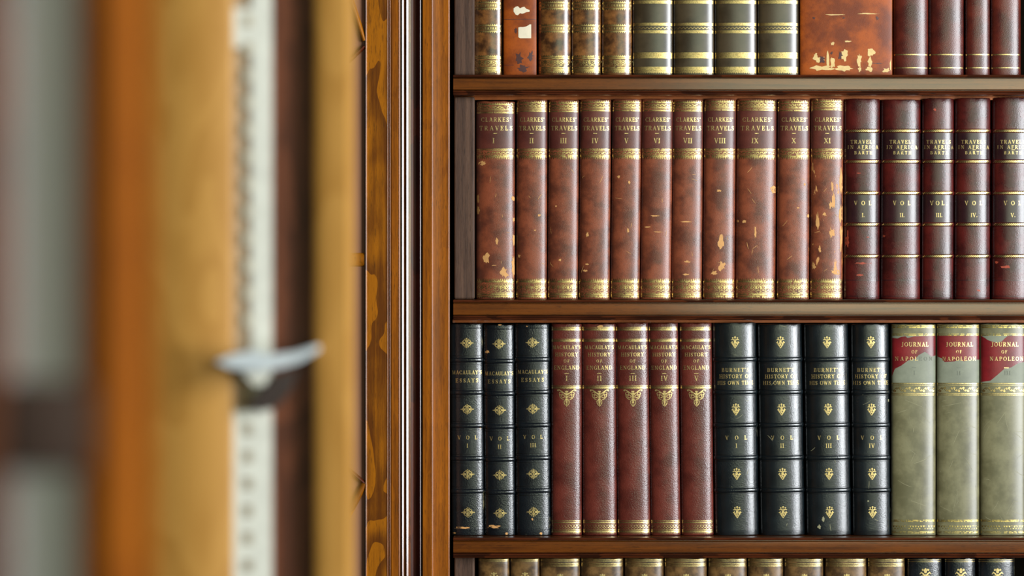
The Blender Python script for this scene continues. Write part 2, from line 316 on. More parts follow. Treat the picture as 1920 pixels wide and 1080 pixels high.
class Decal:
    """flat gilding laid on a curved spine; works in pixel units: x from the spine centre, y downwards in the photograph"""
    def __init__(s, book, eps=0.00022):
        s.b = book; s.bm = bmesh.new(); s.eps = eps
    def v(s, x, y):
        b = s.b; u = x*b.k
        return s.bm.verts.new((u, b.S(u)-s.eps, (b.yb-y)*b.k))
    def poly(s, pts):
        try: s.bm.faces.new([s.v(*p) for p in pts])
        except ValueError: pass
    def stroke(s, P, W):
        n = len(P); L, R = [], []
        for i in range(n):
            a = P[max(0, i-1)]; c = P[min(n-1, i+1)]
            dx, dy = c[0]-a[0], c[1]-a[1]; l = math.hypot(dx, dy) or 1
            nx, ny = -dy/l, dx/l; w = W[i]/2
            L.append((P[i][0]+nx*w, P[i][1]+ny*w)); R.append((P[i][0]-nx*w, P[i][1]-ny*w))
        VL = [s.v(*p) for p in L]; VR = [s.v(*p) for p in R]
        for i in range(n-1):
            s.bm.faces.new((VL[i], VL[i+1], VR[i+1], VR[i]))
    def line(s, y0, y1, x0=None, x1=None):
        hw = s.b.wpx/2*0.985
        x0 = -hw if x0 is None else x0; x1 = hw if x1 is None else x1
        n = 28; top, bot = [], []
        for i in range(n+1):
            # denser sampling near the shoulders of the spine
            x = x0+(x1-x0)*(0.5-0.5*math.cos(math.pi*i/n))
            top.append(s.v(x, y0)); bot.append(s.v(x, y1))
        for i in range(n): s.bm.faces.new((top[i], top[i+1], bot[i+1], bot[i]))
    def strip(s, top, bot, n=36):
        """patch between two piecewise-linear edges given as lists of (x, y)"""
        def f(L, x):
            for (a, b) in zip(L, L[1:]):
                if a[0] <= x <= b[0]: return a[1]+(b[1]-a[1])*(x-a[0])/((b[0]-a[0]) or 1)
            return L[0][1] if x < L[0][0] else L[-1][1]
        x0, x1 = top[0][0], top[-1][0]; T, B = [], []
        for i in range(n+1):
            x = x0+(x1-x0)*i/n
            T.append(s.v(x, f(top, x))); B.append(s.v(x, f(bot, x)))
        for i in range(n): s.bm.faces.new((T[i], T[i+1], B[i+1], B[i]))
    def span(s, pitch, half=None):
        hw = (half or s.b.wpx/2*0.97); n = max(2, int(round(2*hw/pitch))); st = 2*hw/n
        return [(-hw+st*(i+0.5), st) for i in range(n)]
    def teeth(s, y0, y1, pitch=3.0):
        for x, st in s.span(pitch): s.poly([(x-st*0.46, y0), (x+st*0.46, y0), (x, y1)])
    def dots(s, y, r, pitch, half=None):
        for x, st in s.span(pitch, half): s.disc(x, y, r)
    def disc(s, x, y, r, ry=None, n=8):
        s.poly([(x+r*math.cos(2*math.pi*i/n), y+(ry or r)*math.sin(2*math.pi*i/n)) for i in range(n)])
    def ring(s, x, y, rx, ry, w, a0=0, a1=360, n=14):
        P = [(x+rx*math.cos(math.radians(a0+(a1-a0)*i/n)), y+ry*math.sin(math.radians(a0+(a1-a0)*i/n))) for i in range(n+1)]
        s.stroke(P, [w]*(n+1))
    def hatch(s, y0, y1, pitch=3.0, duty=0.6, slant=0.5):
        h = y1-y0
        for x, st in s.span(pitch):
            a = st*duty/2; q = slant*h/2
            s.poly([(x-a+q, y0), (x+a+q, y0), (x+a-q, y1), (x-a-q, y1)])
    def text(s, txt, xc, yc, cap, width=None, track=0.12):
        NW = 1.0                      # letters a little condensed
        GL = {c: (g[0]*NW, [([(p[0]*NW, p[1]) for p in P], W) for P, W in g[1]]) for c, g in GLY.items()}
        tot = sum(GL[c][0] for c in txt)+track*(len(txt)-1)
        sx = cap
        if width:
            if len(txt) > 1:
                track = (width/cap-sum(GL[c][0] for c in txt))/(len(txt)-1)
                if track < 0.12:
                    track = 0.12; sx = width/(sum(GL[c][0] for c in txt)+track*(len(txt)-1))
            tot = sum(GL[c][0] for c in txt)+track*(len(txt)-1)
        x = xc-tot*sx/2
        for c in txt:
            w, strokes = GL[c]
            for P, W in strokes:
                s.stroke([(x+p[0]*sx, yc+cap/2-p[1]*cap) for p in P], [w_*cap for w_ in W])
            x += (w+track)*sx
    def done(s, name, mat, label=None):
        o = link_mesh(name, s.bm, mat, s.b.root, seed=s.b.seed)
        if label: o['label'] = label
        return o

def scratches(seed, n, half, y0, y1, lmin, lmax, w=0.9):
    r = random.Random(seed); out = []
    for _ in range(n):
        x, y, a, l, c = r.uniform(-half, half), r.uniform(y0, y1), r.uniform(-0.9, 2.2), r.uniform(lmin, lmax), r.uniform(-0.22, 0.22)
        P = []
        for i in range(7):
            t = i/6-0.5; b = a+c*t
            xx = x+l*t*math.cos(b); P.append((max(-half, min(half, xx)), y+l*t*math.sin(b)))
        out.append(('line', P, w*r.uniform(0.6, 1.3)))
    return out

class Book:
    def __init__(s, xl, xr, yt, yb, leather_mat, label, group, y0=0.022, bulge=0.2, lean=0.0, depth=0.16, wear=0.2, shelf_z=None, name='book'):
        s.k = K(y0); s.wpx = xr-xl; s.w = s.wpx*s.k; s.b = bulge*s.w; s.yb = yb; s.yt = yt
        s.h = (yb-yt)*s.k; s.seed = random.random()*40; s.wear = wear; s.scuffs = []
        s.depth = depth
        z = Z(yb, y0) if shelf_z is None else shelf_z
        if shelf_z is not None: s.yb = 540-shelf_z/s.k; s.h = (s.yb-yt)*s.k
        s.root = thing(name, label, 'book', (X((xl+xr)/2, y0), y0+s.b, z+0.0002), group)
        # lean: px shift of the top against the bottom
        if lean: s.root.rotation_euler = (0, math.atan2(lean*s.k, s.h), 0)
        s.mat = leather_mat
    def S(s, u):
        q = min(1.0, abs(2*u/s.w)); n = 2.15
        return -s.b*(1-q**n)**(1/n)
    def spine(s, mats=None, cap=0.0011):
        bm = bmesh.new(); N = 40; rows = []
        zs = [0, cap*0.35, cap]+[cap+(s.h-2*cap)*i/40 for i in range(1, 40)]+[s.h-cap, s.h-cap*0.35, s.h]
        rnd = random.Random(s.seed)
        ph = [rnd.uniform(0, 6.28) for _ in range(4)]
        for z in zs:
            e = min(z, s.h-z); ins = 0
            if e < cap: ins = cap*(1-math.sqrt(max(0, 1-(1-e/cap)**2)))
            row = []
            for i in range(N+1):
                u = -s.w/2*math.cos(math.pi*i/N)
                y = s.S(u)
                zz = z
                if z > s.h*0.5 and e < cap*0.5: zz += 0.00035*math.sin(u*420+ph[0])*math.sin(u*170+ph[1])
                row.append(bm.verts.new((u*(1-ins*0.5/(s.w/2)), y+ins*0.8, zz)))
            rows.append(row)
        back = [[bm.verts.new((sg*s.w/2, 0.003, z)) for sg in (-1, 1)] for z in zs]
        for a, b, c, d in zip(rows, rows[1:], back, back[1:]):
            for i in range(N): bm.faces.new((a[i], a[i+1], b[i+1], b[i]))
            bm.faces.new((c[0], a[0], b[0], d[0])); bm.faces.new((a[N], c[1], d[1], b[N])); bm.faces.new((c[1], c[0], d[0], d[1]))
        bm.faces.new(rows[0]+[back[0][1], back[0][0]]); bm.faces.new(rows[-1]+[back[-1][1], back[-1][0]])
        bmesh.ops.recalc_face_normals(bm, faces=bm.faces)
        if s.scuffs:
            d = Decal(s, 0.00014); d.bm.free(); d.bm = bm
            for p in s.scuffs:
                if p[0] == 'line':
                    nf = len(bm.faces); d.stroke(p[1], [p[2]*(0.4+0.6*math.sin(math.pi*(q+0.5)/len(p[1]))) for q in range(len(p[1]))])
                    bm.faces.ensure_lookup_table()
                    for f in bm.faces[nf:]: f.material_index = 1
                else: s.blob(d, *p)
        o = link_mesh('spine', bm, [s.mat, mats or M['tanmark'], M['stain']], s.root, seed=s.seed); o['wear'] = s.wear
        # boards and pages
        bm = bmesh.new(); t = 0.0022
        for sg in (-1, 1):
            x = sg*s.w/2; box(bm, min(x, x-sg*t), max(x, x-sg*t), 0.0031, s.depth, 0, s.h)
        bmesh.ops.recalc_face_normals(bm, faces=bm.faces)
        o2 = link_mesh('cover_boards', bm, s.mat, s.root, seed=s.seed, smooth=False); o2['wear'] = s.wear
        bm = bmesh.new(); box(bm, -s.w/2+t, s.w/2-t, 0.0031, s.depth-0.004, 0.003, s.h-0.0035)
        bmesh.ops.recalc_face_normals(bm, faces=bm.faces)
        link_mesh('page_block', bm, M['pages'], s.root, smooth=False)
        return s
    def blob(s, d, x, y, rx, ry, rag=0.5, n=16, mi=1):
        """ragged worn patch, pixel units"""
        r = random.Random(int(x*31+y*17)); pts = []
        for i in range(n):
            a = 2*math.pi*i/n; q = 1-rag*r.random()
            xx = max(-s.wpx/2*0.97, min(s.wpx/2*0.97, x+rx*q*math.cos(a)))
            pts.append((xx, y+ry*q*math.sin(a)))
        if mi == 2: d.eps += 0.0001
        c = d.v(x, y); vs = [d.v(*p) for p in pts]
        for i in range(n): d.bm.faces.new((c, vs[i], vs[(i+1) % n])).material_index = mi
        if mi == 2: d.eps -= 0.0001
    def panel(s, y0, y1, mat, name='title_panel'):
        d = Decal(s, 0.0001); d.line(y0, y1); o = d.done(name, mat); o['wear'] = s.wear*0.6; return o
    def raised(s, yc, hpx=7, out=1.7, mat=None, name='raised_band'):
        """half-round raised band across the spine"""
        bm = bmesh.new(); N = 30; m = 8; rings = []
        for i in range(N+1):
            th = math.pi*i/N; u = -s.w/2*math.cos(th)*1.004
            du = 1e-5; uc = max(-s.w/2*0.999, min(s.w/2*0.999, u))
            g = (s.S(uc+du) - s.S(uc-du))/(2*du) if abs(uc) < s.w/2*0.995 else (8 if uc > 0 else -8)
            l = math.hypot(g, 1); nx, ny = g/l, -1/l
            ring = []
            for j in range(m+1):
                a = math.pi*j/m; o_ = out*s.k*math.sin(a)*1.0-0.0002
                ring.append(bm.verts.new((uc+nx*o_*0.6, s.S(uc)+ny*o_, (s.yb-yc)*s.k+hpx/2*s.k*math.cos(a))))
            rings.append(ring)
        for a, b in zip(rings, rings[1:]):
            for j in range(m): bm.faces.new((a[j], a[j+1], b[j+1], b[j]))
            bm.faces.new((a[m], a[0], b[0], b[m]))
        bmesh.ops.recalc_face_normals(bm, faces=bm.faces)
        o = link_mesh(name, bm, mat or s.mat, s.root, seed=s.seed); o['wear'] = s.wear*0.5
        return o

# ------------------------------------------------------------------ the bookcase
ZTOP, ZBOT = 1.05, -1.30
SH_Z = [Z(139.5), Z(561.8), Z(1008.0), Z(1008.0)-0.262]          # tops of the shelves
XR = X(2120)

case = thing('bookcase', 'tall varnished mahogany bookcase with moulded upright, full of leather-bound books', 'bookcase', (0, 0, ZBOT))
def cpart(name, bm, mat, label=None, smooth=True):
    for v in bm.verts: v.co.z -= ZBOT
    o = link_mesh(name, bm, mat, case, smooth=smooth, sharp=14)
    if label: o['label'] = label
    return o
# inner parts
b = bmesh.new(); box(b, X(690), XR+0.03, 0.265, 0.285, ZBOT, ZTOP); bmesh.ops.recalc_face_normals(b, faces=b.faces)
cpart('back_panel', b, M['inside'], smooth=False)
b = bmesh.new(); box(b, X(818), X(838), 0.012, 0.265, ZBOT, ZTOP); bmesh.ops.recalc_face_normals(b, faces=b.faces)
cpart('side_panel', b, M['inside'], smooth=False)
b = bmesh.new(); box(b, XR, XR+0.03, -0.02, 0.265, ZBOT, ZTOP); bmesh.ops.recalc_face_normals(b, faces=b.faces)
cpart('side_panel', b, M['case'], smooth=False)
b = bmesh.new(); box(b, X(690), XR+0.03, -0.03, 0.285, ZTOP, ZTOP+0.03); bmesh.ops.recalc_face_normals(b, faces=b.faces)
cpart('top_board', b, M['case'], smooth=False)

def upright(name, pts, mat, back=0.012, label=None):
    """vertical moulding: front outline as (px, y) then closed behind"""
    P = [(X(px, y), y) for px, y in pts]
    P = P+[(P[-1][0], back), (P[0][0], back)]
    return cpart(name, extrude_profile(P, ZBOT, ZTOP, 'z'), mat, label)
def rbead(cx, w, y, d, n=8):      # half-round bead centred on px cx
    return [(cx-w/2*math.cos(math.pi*i/n), y-d*math.sin(math.pi*i/n)) for i in range(n+1)]
# jamb beside the shelves: two flats with a worn step between, eased edge at the opening
def cham(px, w, y):              # slim chamfer turned towards the side window
    return [(px, y), (px+w, y+w*0.0006*0.47)]
upright('jamb', [(792, 0.0), (792.6, -0.0075), (809.5, -0.0078)]+cham(810, 2.0, -0.0078)+[(812.6, -0.0045), (816, -0.0040), (840.6, -0.0040)]+cham(840.9, 2.0, -0.0040)+[(843, 0.001)], M['case'])
upright('hollow_moulding', [(769.9, -0.0066), (775, -0.0058), (776, 0.0005), (781, 0.0), (786.9, -0.0035)]+cham(787.6, 1.9, -0.0062)+[(790.0, -0.003), (791.6, 0.002)], M['case_dark'])
upright('reeded_moulding', [(750.4, -0.0066), (751.2, -0.0040), (753, -0.0044), (753.8, -0.0074)]+cham(754.2, 2.5, -0.0080)+[(757.4, -0.0066), (761.2, -0.0068), (762, -0.0084)]+cham(762.4, 3.3, -0.0090)+[(766.6, -0.0070), (769.9, -0.0066)], M['bead'])
upright('inner_stile', [(733, -0.006), (734, -0.0095), (747.6, -0.0095)]+cham(748, 1.9, -0.0099)+[(750.4, -0.0066)], M['case'])
upright('edge_bead', [(725.6, -0.006), (726.2, -0.0098)]+cham(726.6, 1.3, -0.0104)+[(728.4, -0.0076), (730.2, -0.0066)]+cham(730.8, 1.2, -0.0100)+[(733, -0.006)], M['case'])
upright('door_stile', [(684.5, 0.004), (685.0, -0.0098)]+cham(685.8, 2.2, -0.0112)+[(689, -0.0096), (725.6, -0.0096)], M['case_fig'], label='broad flat stile with flame figure in the wood')
# movable upright that carries the shelf ends (rows where the books leave it bare)
for za, zb in ((SH_Z[0], SH_Z[0]+0.25), (SH_Z[1], SH_Z[0]-0.0235), (SH_Z[3], SH_Z[2]-0.0235)):
    b = bevel_box(X(850.5), X(889.5), 0.016, 0.05, za+0.0003, zb-0.0003, 0.0022, 3)
    cpart('batten', b, M['batten'], 'grey-brown vertical batten beside the books')

# ------------------------------------------------------------------ glazed door left of the upright (seen only as a sliver)
gd = bpy.data.objects.new('glazed_door', None); COL.objects.link(gd); gd.parent = case; gd.location = (X(650), 0, 0)
gd['label'] = 'narrow sliver of glazed door with curved glazing bars'
def gpart(name, bm, mat, smooth=True):
    for v in bm.verts: v.co.z -= ZBOT; v.co.x -= X(650)
    return link_mesh(name, bm, mat, gd, smooth=smooth)
gl = NT('old_dark_glass')
gl.b.inputs['Base Color'].default_value = lin(70, 44, 36); gl.b.inputs['Roughness'].default_value = 0.18
gl.link(gl.mix(gl.noise(gl.coords((1, 1, 0.2)), 22, 4), lin(110, 70, 52), lin(158, 116, 100)), gl.b.inputs['Base Color'])
b = bmesh.new(); box(b, X(380), X(684.3), -0.006, -0.002, ZBOT, ZTOP); bmesh.ops.recalc_face_normals(b, faces=b.faces)
gpart('pane', b, gl.m, False)
def gbar(x0, y0, x1, y1, w=9, mat='case_fig'):
    bm = bmesh.new(); n = 10; r = []
    dx, dy = x1-x0, y1-y0; l = math.hypot(dx, dy); nx, ny = -dy/l, dx/l
    ends = []
    for (x, y) in ((x0, y0), (x1, y1)):
        ends.append([bm.verts.new((X(x+nx*w/2*math.cos(math.pi*i/n)), -0.006-0.005*math.sin(math.pi*i/n), Z(y+ny*w/2*math.cos(math.pi*i/n)))) for i in range(n+1)])
    for i in range(n): bm.faces.new((ends[0][i], ends[0][i+1], ends[1][i+1], ends[1][i]))
    bm.faces.new((ends[0][0], ends[0][-1], ends[1][-1], ends[1][0]))
    bm.faces.new(ends[0]); bm.faces.new(ends[1])
    bmesh.ops.recalc_face_normals(bm, faces=bm.faces)
    gpart('glazing_bar', bm, M[mat])
gbar(386, 487, 684, 487, 26)
gbar(640, -60, 684, 78, 10); gbar(520, -320, 640, -60, 10); gbar(620, 150, 684, 88, 8, 'case_dark'); gbar(386, 300, 620, 150, 8, 'case_dark')
gbar(640, 990, 684, 905, 14); gbar(520, 1260, 640, 990, 14); gbar(600, 830, 684, 905, 8, 'case_dark'); gbar(386, 690, 600, 830, 8, 'case_dark')
gpart('far_stile', bevel_box(X(340), X(386), -0.0098, 0.012, ZBOT, ZTOP, 0.002), M['case_fig'])

# ------------------------------------------------------------------ shelves
def shelf(i, label):
    z = SH_Z[i]; k = K(0)
    root = thing('shelf', label, 'shelf', (X(850), 0, z), 'shelves of the bookcase')
    x1 = XR-X(850)-0.002
    H = lambda px: -px*k
    # board
    bm = bmesh.new(); box(bm, 0, x1, 0.006, 0.262, H(38), 0.0); bmesh.ops.recalc_face_normals(bm, faces=bm.faces)
    link_mesh('shelf_board', bm, M['shelfwood'], root, smooth=False)
    # fascia and beads
    P = [(0.006, 0.0), (0.0058, H(7.2)), (0.0022, H(7.6)), (0.0012, H(8.4)), (0.0010, H(18)), (0.0012, H(28)), (0.0022, H(28.8)), (0.006, H(29.2))]
    link_mesh('fascia', extrude_profile(P+[(0.008, H(29.2)), (0.008, 0)], 0, x1, 'x'), M['shelfwood'], root)
    tb = [(0.006, -0.0001)]+[(0.0032-0.0042*math.sin(math.pi*j/8), H(0.2)+(H(5.6)-H(0.2))*(0.5-0.5*math.cos(math.pi*j/8))) for j in range(9)]+[(0.006, H(5.8))]
    link_mesh('top_bead', extrude_profile(tb, 0, x1, 'x'), M['shelfbead'], root)
    lb = [(0.006, H(29.8))]+[(0.003-0.0042*math.sin(math.pi*j/8), H(30)+(H(34.4)-H(30))*(0.5-0.5*math.cos(math.pi*j/8))) for j in range(9)]+[(0.0034, H(36)), (0.002, H(38)), (0.006, H(38.6))]
    link_mesh('lower_bead', extrude_profile(lb, 0, x1, 'x'), M['shelfbead'], root)
    if i < 2:
        ds = link_mesh('dust_strip', bevel_box(0.0 if i == 0 else -0.0015, x1, 0.030, 0.033, H(38)-0.0036, H(38), 0.0004), M['dust'], root)
        ds['wear'] = 0.4; ds['label'] = 'worn brown leather strip under the shelf'
shelf(0, 'upper mahogany shelf under the row with the wide orange book')
shelf(1, 'middle mahogany shelf between the russet travel books and the black essays')
shelf(2, 'lower mahogany shelf under the black, red-brown and pale vellum books')
shelf(3, 'bottom mahogany shelf under the tan calf books, below the frame')

# ------------------------------------------------------------------ book kinds
ROM = ['I', 'II', 'III', 'IV', 'V', 'VI', 'VII', 'VIII', 'IX', 'X', 'XI']
def dash(d, x, y, w=7, h=1.3): d.stroke([(x-w/2, y), (x+w/2, y)], [h, h])

def clarke(i, xl, xr, yt, yb, lean, wear, label, scuffs=()):
    B = Book(xl, xr, yt, 561, M['russet'], label, 'russet travel volumes on the middle row', 0.022+random.uniform(-.0012, .0012), 0.19, lean, wear=wear, shelf_z=SH_Z[1])
    B.scuffs = list(scuffs)+scratches(xl, 7 if i in (0, 8, 10) else 3, B.wpx*.42, 310, 515, 4, 14, 0.7); B.spine()
    w = B.wpx; o = yt-187
    B.panel(210+o, 280, M['russet_panel'])
    d = Decal(B)
    d.teeth(193+o, 189.2+o, 3.4); d.line(192.6+o, 194.6+o)
    for x, st in d.span(7.6):
        d.ring(x, 198.6+o, 2.9, 2.2, 1.25); d.disc(x+st/2, 198.6+o, 1.2)
        d.stroke([(x-st*.42, 200.5+o), (x, 196.6+o), (x+st*.42, 200.5+o)], [1.1]*3)
    d.line(202+o, 203.8+o); d.line(205+o, 206+o); d.line(207.4+o, 209.6+o)
    d.done('gilt_head_band', M['gold_worn'])
    d = Decal(B)
    d.line(279, 281); d.line(282.4, 283.6)
    for x, st in d.span(8.4):
        d.disc(x-st*.2, 287, 1.9, 1.5); d.stroke([(x-st*.5, 288.6), (x, 285.4), (x+st*.5, 288.6)], [1.1]*3); d.disc(x+st*.28, 286.2, 1.1)
    d.line(290, 291.8); d.line(292.6, 293.6)
    d.teeth(293.2, 299.6, 3.4)
    d.done('gilt_title_band', M['gold_worn'])
    d = Decal(B)
    d.teeth(528, 522, 3.5); d.line(527.6, 530); d.line(531, 531.8)
    for x, st in d.span(9.4):
        d.ring(x, 539.4, 3.5, 3.2, 1.2); d.disc(x, 539.2, 1.5)
        d.stroke([(x-st*.5, 533.6), (x-st*.22, 535.2), (x, 533.2), (x+st*.22, 535.2), (x+st*.5, 533.6)], [1.0]*5)
        d.stroke([(x+st*.5, 535.6), (x+st*.5, 545)], [2.2, 0.8])
        d.stroke([(x-st*.5, 546.6), (x, 544.6), (x+st*.5, 546.6)], [1.0]*3)
    d.line(548, 549); d.line(550.4, 553.6); d.line(554.6, 556.4)
    d.teeth(556, 559.6, 3.2)
    d.done('gilt_foot_band', M['gold_worn'])
    d = Decal(B); f = 0.84 if w < 66 else 0.78
    d.text("CLARKES'", 0.3, 224.5, 8.2, w*0.80 if w < 66 else 56); d.text('TRAVELS', 0.5, 240.5, 8.4, w*0.86 if w < 66 else 62)
    dash(d, -1, 250.5); d.done('title_lettering', M['gold_letter'])
    d = Decal(B); d.text(ROM[i], -1 if w < 66 else -4, 264, 9.6, None, 0.1); d.done('volume_lettering', M['gold_letter'])

CL = [(893, 966, 190, 0, .22), (968, 1025.5, 187, 1, .12), (1027, 1084.5, 187.5, 2, .1), (1085.5, 1143.5, 186, 3, .16), (1145, 1199.5, 186, 4, .14), (1200.5, 1258.5, 186, 4, .12),
      (1259.5, 1316.5, 186.5, 3, .14), (1318.5, 1378, 185, 3, .2), (1379.5, 1455, 185, 3, .3), (1457.5, 1518, 186, 2, .22), (1520, 1581, 184.5, 2, .62)]
SCF = {0: [(-34, 372, 4, 10, .5), (-33, 394, 4, 9, .5), (33, 372, 4, 6, .5), (34, 412, 3, 5), (34, 450, 3, 16), (33, 500, 4, 26), (-18, 484, 8, 14, .6), (2, 452, 3, 8), (15, 512, 12, 14, .7), (-25, 306, 9, 5, .6)],
       1: [(14, 404, 4, 3), (-24, 480, 3, 4), (6, 432, 2, 2)], 2: [(-14, 387, 2, 2), (-6, 488, 3, 3)],
       3: [(-14, 440, 3, 6, .6), (-14, 496, 4, 2), (-18, 508, 5, 3, .6)], 4: [(-15, 332, 4, 4, .6), (5, 342, 2.5, 4), (4, 432, 3, 5, .6)],
       5: [(-3, 405, 10, 1.6, .5), (-16, 426, 7, 1.6, .5), (2, 435, 12, 1.2, .6)], 6: [(-4, 416, 12, 1.5, .5), (-2, 515, 8, 2, .5), (0, 491, 7, 4, .8)],
       7: [(3, 455, 7, 18, .5), (5, 500, 8, 12, .7), (-9, 512, 7, 5, .6), (-2, 358, 5, 3, .6)],
       8: [(33, 356, 9, 9, .6), (-23, 416, 5, 3, .5), (-2, 436, 2.5, 14, .5), (-34, 415, 3, 3)], 9: [(28, 405, 4, 4, .5), (8, 390, 3, 2), (20, 346, 2.5, 3)],
       10: [(-18, 415, 4, 22, .6), (8, 438, 7, 15, .7), (12, 375, 4, 22, .6), (26, 340, 4, 28, .6), (26, 400, 5, 20, .6), (-14, 468, 3, 8, .5), (6, 385, 4, 10, .6), (27, 445, 4, 30, .7), (9, 350, 3, 14, .6), (15, 510, 12, 9, .8), (-24, 500, 4, 8, .6), (-6, 402, 6, 5, .8)]}
CLLAB = ['broad scuffed russet travels volume lettered I, at the left end of its row',
 'russet leather travels volume lettered II, second in the middle row', 'russet leather travels volume lettered III with a dark smooth middle',
 'russet leather travels volume lettered IV, fourth in the middle row', 'slim russet leather travels volume lettered V with one pale fleck under the title band',
 'russet leather travels volume lettered VI with short pale horizontal scratches', 'russet leather travels volume lettered VII with one long pale scratch',
 'russet leather travels volume lettered VIII with an oval pale rub mark', 'wide russet leather travels volume lettered IX with a torn right edge',
 'russet leather travels volume lettered X, next to the heavily rubbed one', 'heavily rubbed russet travels volume lettered XI beside the maroon books']
for i, (a, c, t, ln, wr) in enumerate(CL): clarke(i, a, c, t, 561, ln, wr, CLLAB[i], SCF.get(i, ()))

def africa(i, xl, xr, yt, lean, wear, label, scuffs=()):
    B = Book(xl, xr, yt, 561, M['maroon'], label, 'maroon raised-band travel volumes', 0.022+random.uniform(-.0012, .0012), 0.22, lean, wear=wear, shelf_z=SH_Z[1])
    B.scuffs = list(scuffs); B.spine(M['rubred'] if 'rubred' in M else None)
    B.panel(248, 300, M['maroon_panel']); B.panel(365, 418, M['maroon_panel'], 'volume_panel')
    for y in (245.5, 303, 362, 421, 480.5):
        r = B.raised(y, 8, 2.5)
        d = Decal(B, 0.0017)
        d.hatch(y-2.0, y+2.2, 3.6, 0.66, 1.1)
        d.done('gilt_line', M['gold']).parent = r
    d = Decal(B)
    for y in (525, 555): d.line(y, y+1.2)
    d.done('blind_rule', M['maroon_panel'])
    d = Decal(B)
    d.text('TRAVELS', 0, 266, 7.0, 46); d.text('IN AFRICA', 1, 276, 6.6, min(58, B.wpx*.93)); dash(d, 1, 281.2, 7, .9); d.text('BARTH', 1, 286.6, 6.0, 34)
    d.done('title_lettering', M['gold_letter'])
    d = Decal(B); d.text('VOL.' if i in (2,) else 'VOL', 0, 381, 8.0, 33); d.text(ROM[i]+'.', 1, 403.5, 7.6, None, .1); d.done('volume_lettering', M['gold_letter'])
M['blind'] = plain('blind_tooled_line', lin(5, 7, 8), 0.4)
M['scratch'] = plain('pale_scratch', lin(142, 137, 104), 0.6, nscale=200)
M['rubred'] = plain('rubbed_red', lin(156, 62, 36), 0.6, nscale=200, var=0.3)
AF = [(1583.5, 1651, 185.5, 1), (1653, 1727.5, 187, 1), (1730, 1789.5, 184.5, 1), (1791.5, 1858.5, 184, 1), (1862, 1934, 183, 1)]
AFS = {0: [(0, 494, 18, 2.5, .6), (-4, 516, 9, 3, .7), (-28, 450, 5, 20, .8), (-8, 325, 5, 1.2, .5), (10, 445, 3, 1.5)], 1: [(-32, 443, 3, 3)], 2: [(-8, 206, 3, 3, .5)], 3: [(10, 545, 5, 3, .6)], 4: [(-12, 501, 12, 3.5, .6), (-28, 492, 4, 3, .6)]}
for i, (a, c, t, ln) in enumerate(AF):
    africa(i, a, c, t, ln, (.3, .15, .15, .15, .3)[i], 'maroon raised-band volume lettered TRAVELS IN AFRICA, VOL '+ROM[i]+', on the middle row', AFS.get(i, ()))

def lozenge(d, x, y, s=1.0):
    R = lambda a, b: (x+a*s, y+b*s)
    d.ring(x, y, 3.6*s, 3.2*s, 1.3*s); d.disc(x, y, 1.6*s)
    for a, b in ((6, 0), (-6, 0), (0, 5.4), (0, -5.4)): d.disc(*R(a, b), 1.9*s, 1.5*s)
    for sx in (-1, 1):
        for sy in (-1, 1):
            d.ring(x+sx*4.6*s, y+sy*3.4*s, 2.4*s, 2.1*s, 1.1*s); d.disc(*R(sx*7.6, sy*2.4), 1.1*s); d.disc(*R(sx*3.0, sy*7.2), 1.1*s); d.disc(*R(sx*5.8, sy*5.4), .9*s)
        d.disc(*R(sx*9.4, 0), 1.5*s); d.disc(*R(sx*12, 0), .9*s); d.stroke([R(sx*6, 0), R(sx*11.4, 0)], [1.2*s, .6*s])
    d.stroke([R(0, 0), R(0, -10)], [1.3*s, .7*s]); d.stroke([R(0, 0), R(0, 10)], [1.3*s, .7*s])
    for sy in (-1, 1): d.disc(*R(0, sy*8.6), 1.2*s)

def essays(i, xl, xr, yt, lean, off, label, scuffs):
    B = Book(xl, xr, yt, 1004, M['black'], label, 'narrow black ribbed essays volumes', 0.02+random.uniform(-.001, .001), 0.19, lean, wear=0.25, shelf_z=SH_Z[2])
    B.scuffs = scuffs; B.spine(); o = off
    for y in (675.5, 736.5, 798.5, 860, 921.5):
        B.raised(y+o, 9, 2.9)
        d = Decal(B, 0.0002); d.line(y+o-8.6, y+o-7.6); d.line(y+o+8, y+o+9); d.done('blind_rule', M['blind'])
    for y in (616+o*.5, 993): B.raised(y, 3, .7, name='blind_fillet')
    for y in (643.5, 767.8, 889.6, 961):
        d = Decal(B); lozenge(d, 0, y+o*.8, 0.98); d.done('gilt_ornament', M['gold_letter'])
    d = Decal(B); w = B.wpx
    d.text("MACAULAY'S", 0, 698.5+o, 7.2, min(56, w*.94)); d.text('ESSAYS', 0, 713.6+o, 7.4, 43); d.done('title_lettering', M['gold_letter'])
    d = Decal(B); d.text('VOL', 0, 820.6+o, 7.2, 37); d.text(ROM[i], 0, 836+o, 7.8, None, .16); d.done('volume_lettering', M['gold_letter'])
ES = [(847.5, 908, 607.5, -3, 0), (909.5, 966, 609, -2.5, 2), (968.5, 1032.5, 608, -2.5, -1)]
ESS = [[(-10, 990, 18, 2.6, .5), (24, 800, 3, 6, .6), (-20, 862, 12, 1.3, .5), (-26, 1000, 4, 2)], [(-12, 988, 16, 4, .6), (-22, 660, 5, 4, .7), (12, 1001, 4, 3, .5), (2, 609.5, 4, 1.5, .3)], [(14, 1001, 3, 3, .4), (-2, 974, 2, 3), (-10, 612, 2, 1.5)]]
ESL = ['narrow black ribbed book lettered ESSAYS, volume I, at the left end of its row', 'narrow black ribbed book lettered ESSAYS, volume II, with a tan-rubbed foot', 'narrow black ribbed book lettered ESSAYS, volume III, beside the red-brown history volumes']
for i, (a, c, t, ln, of) in enumerate(ES): essays(i, a, c, t, ln, of, ESL[i], ESS[i])

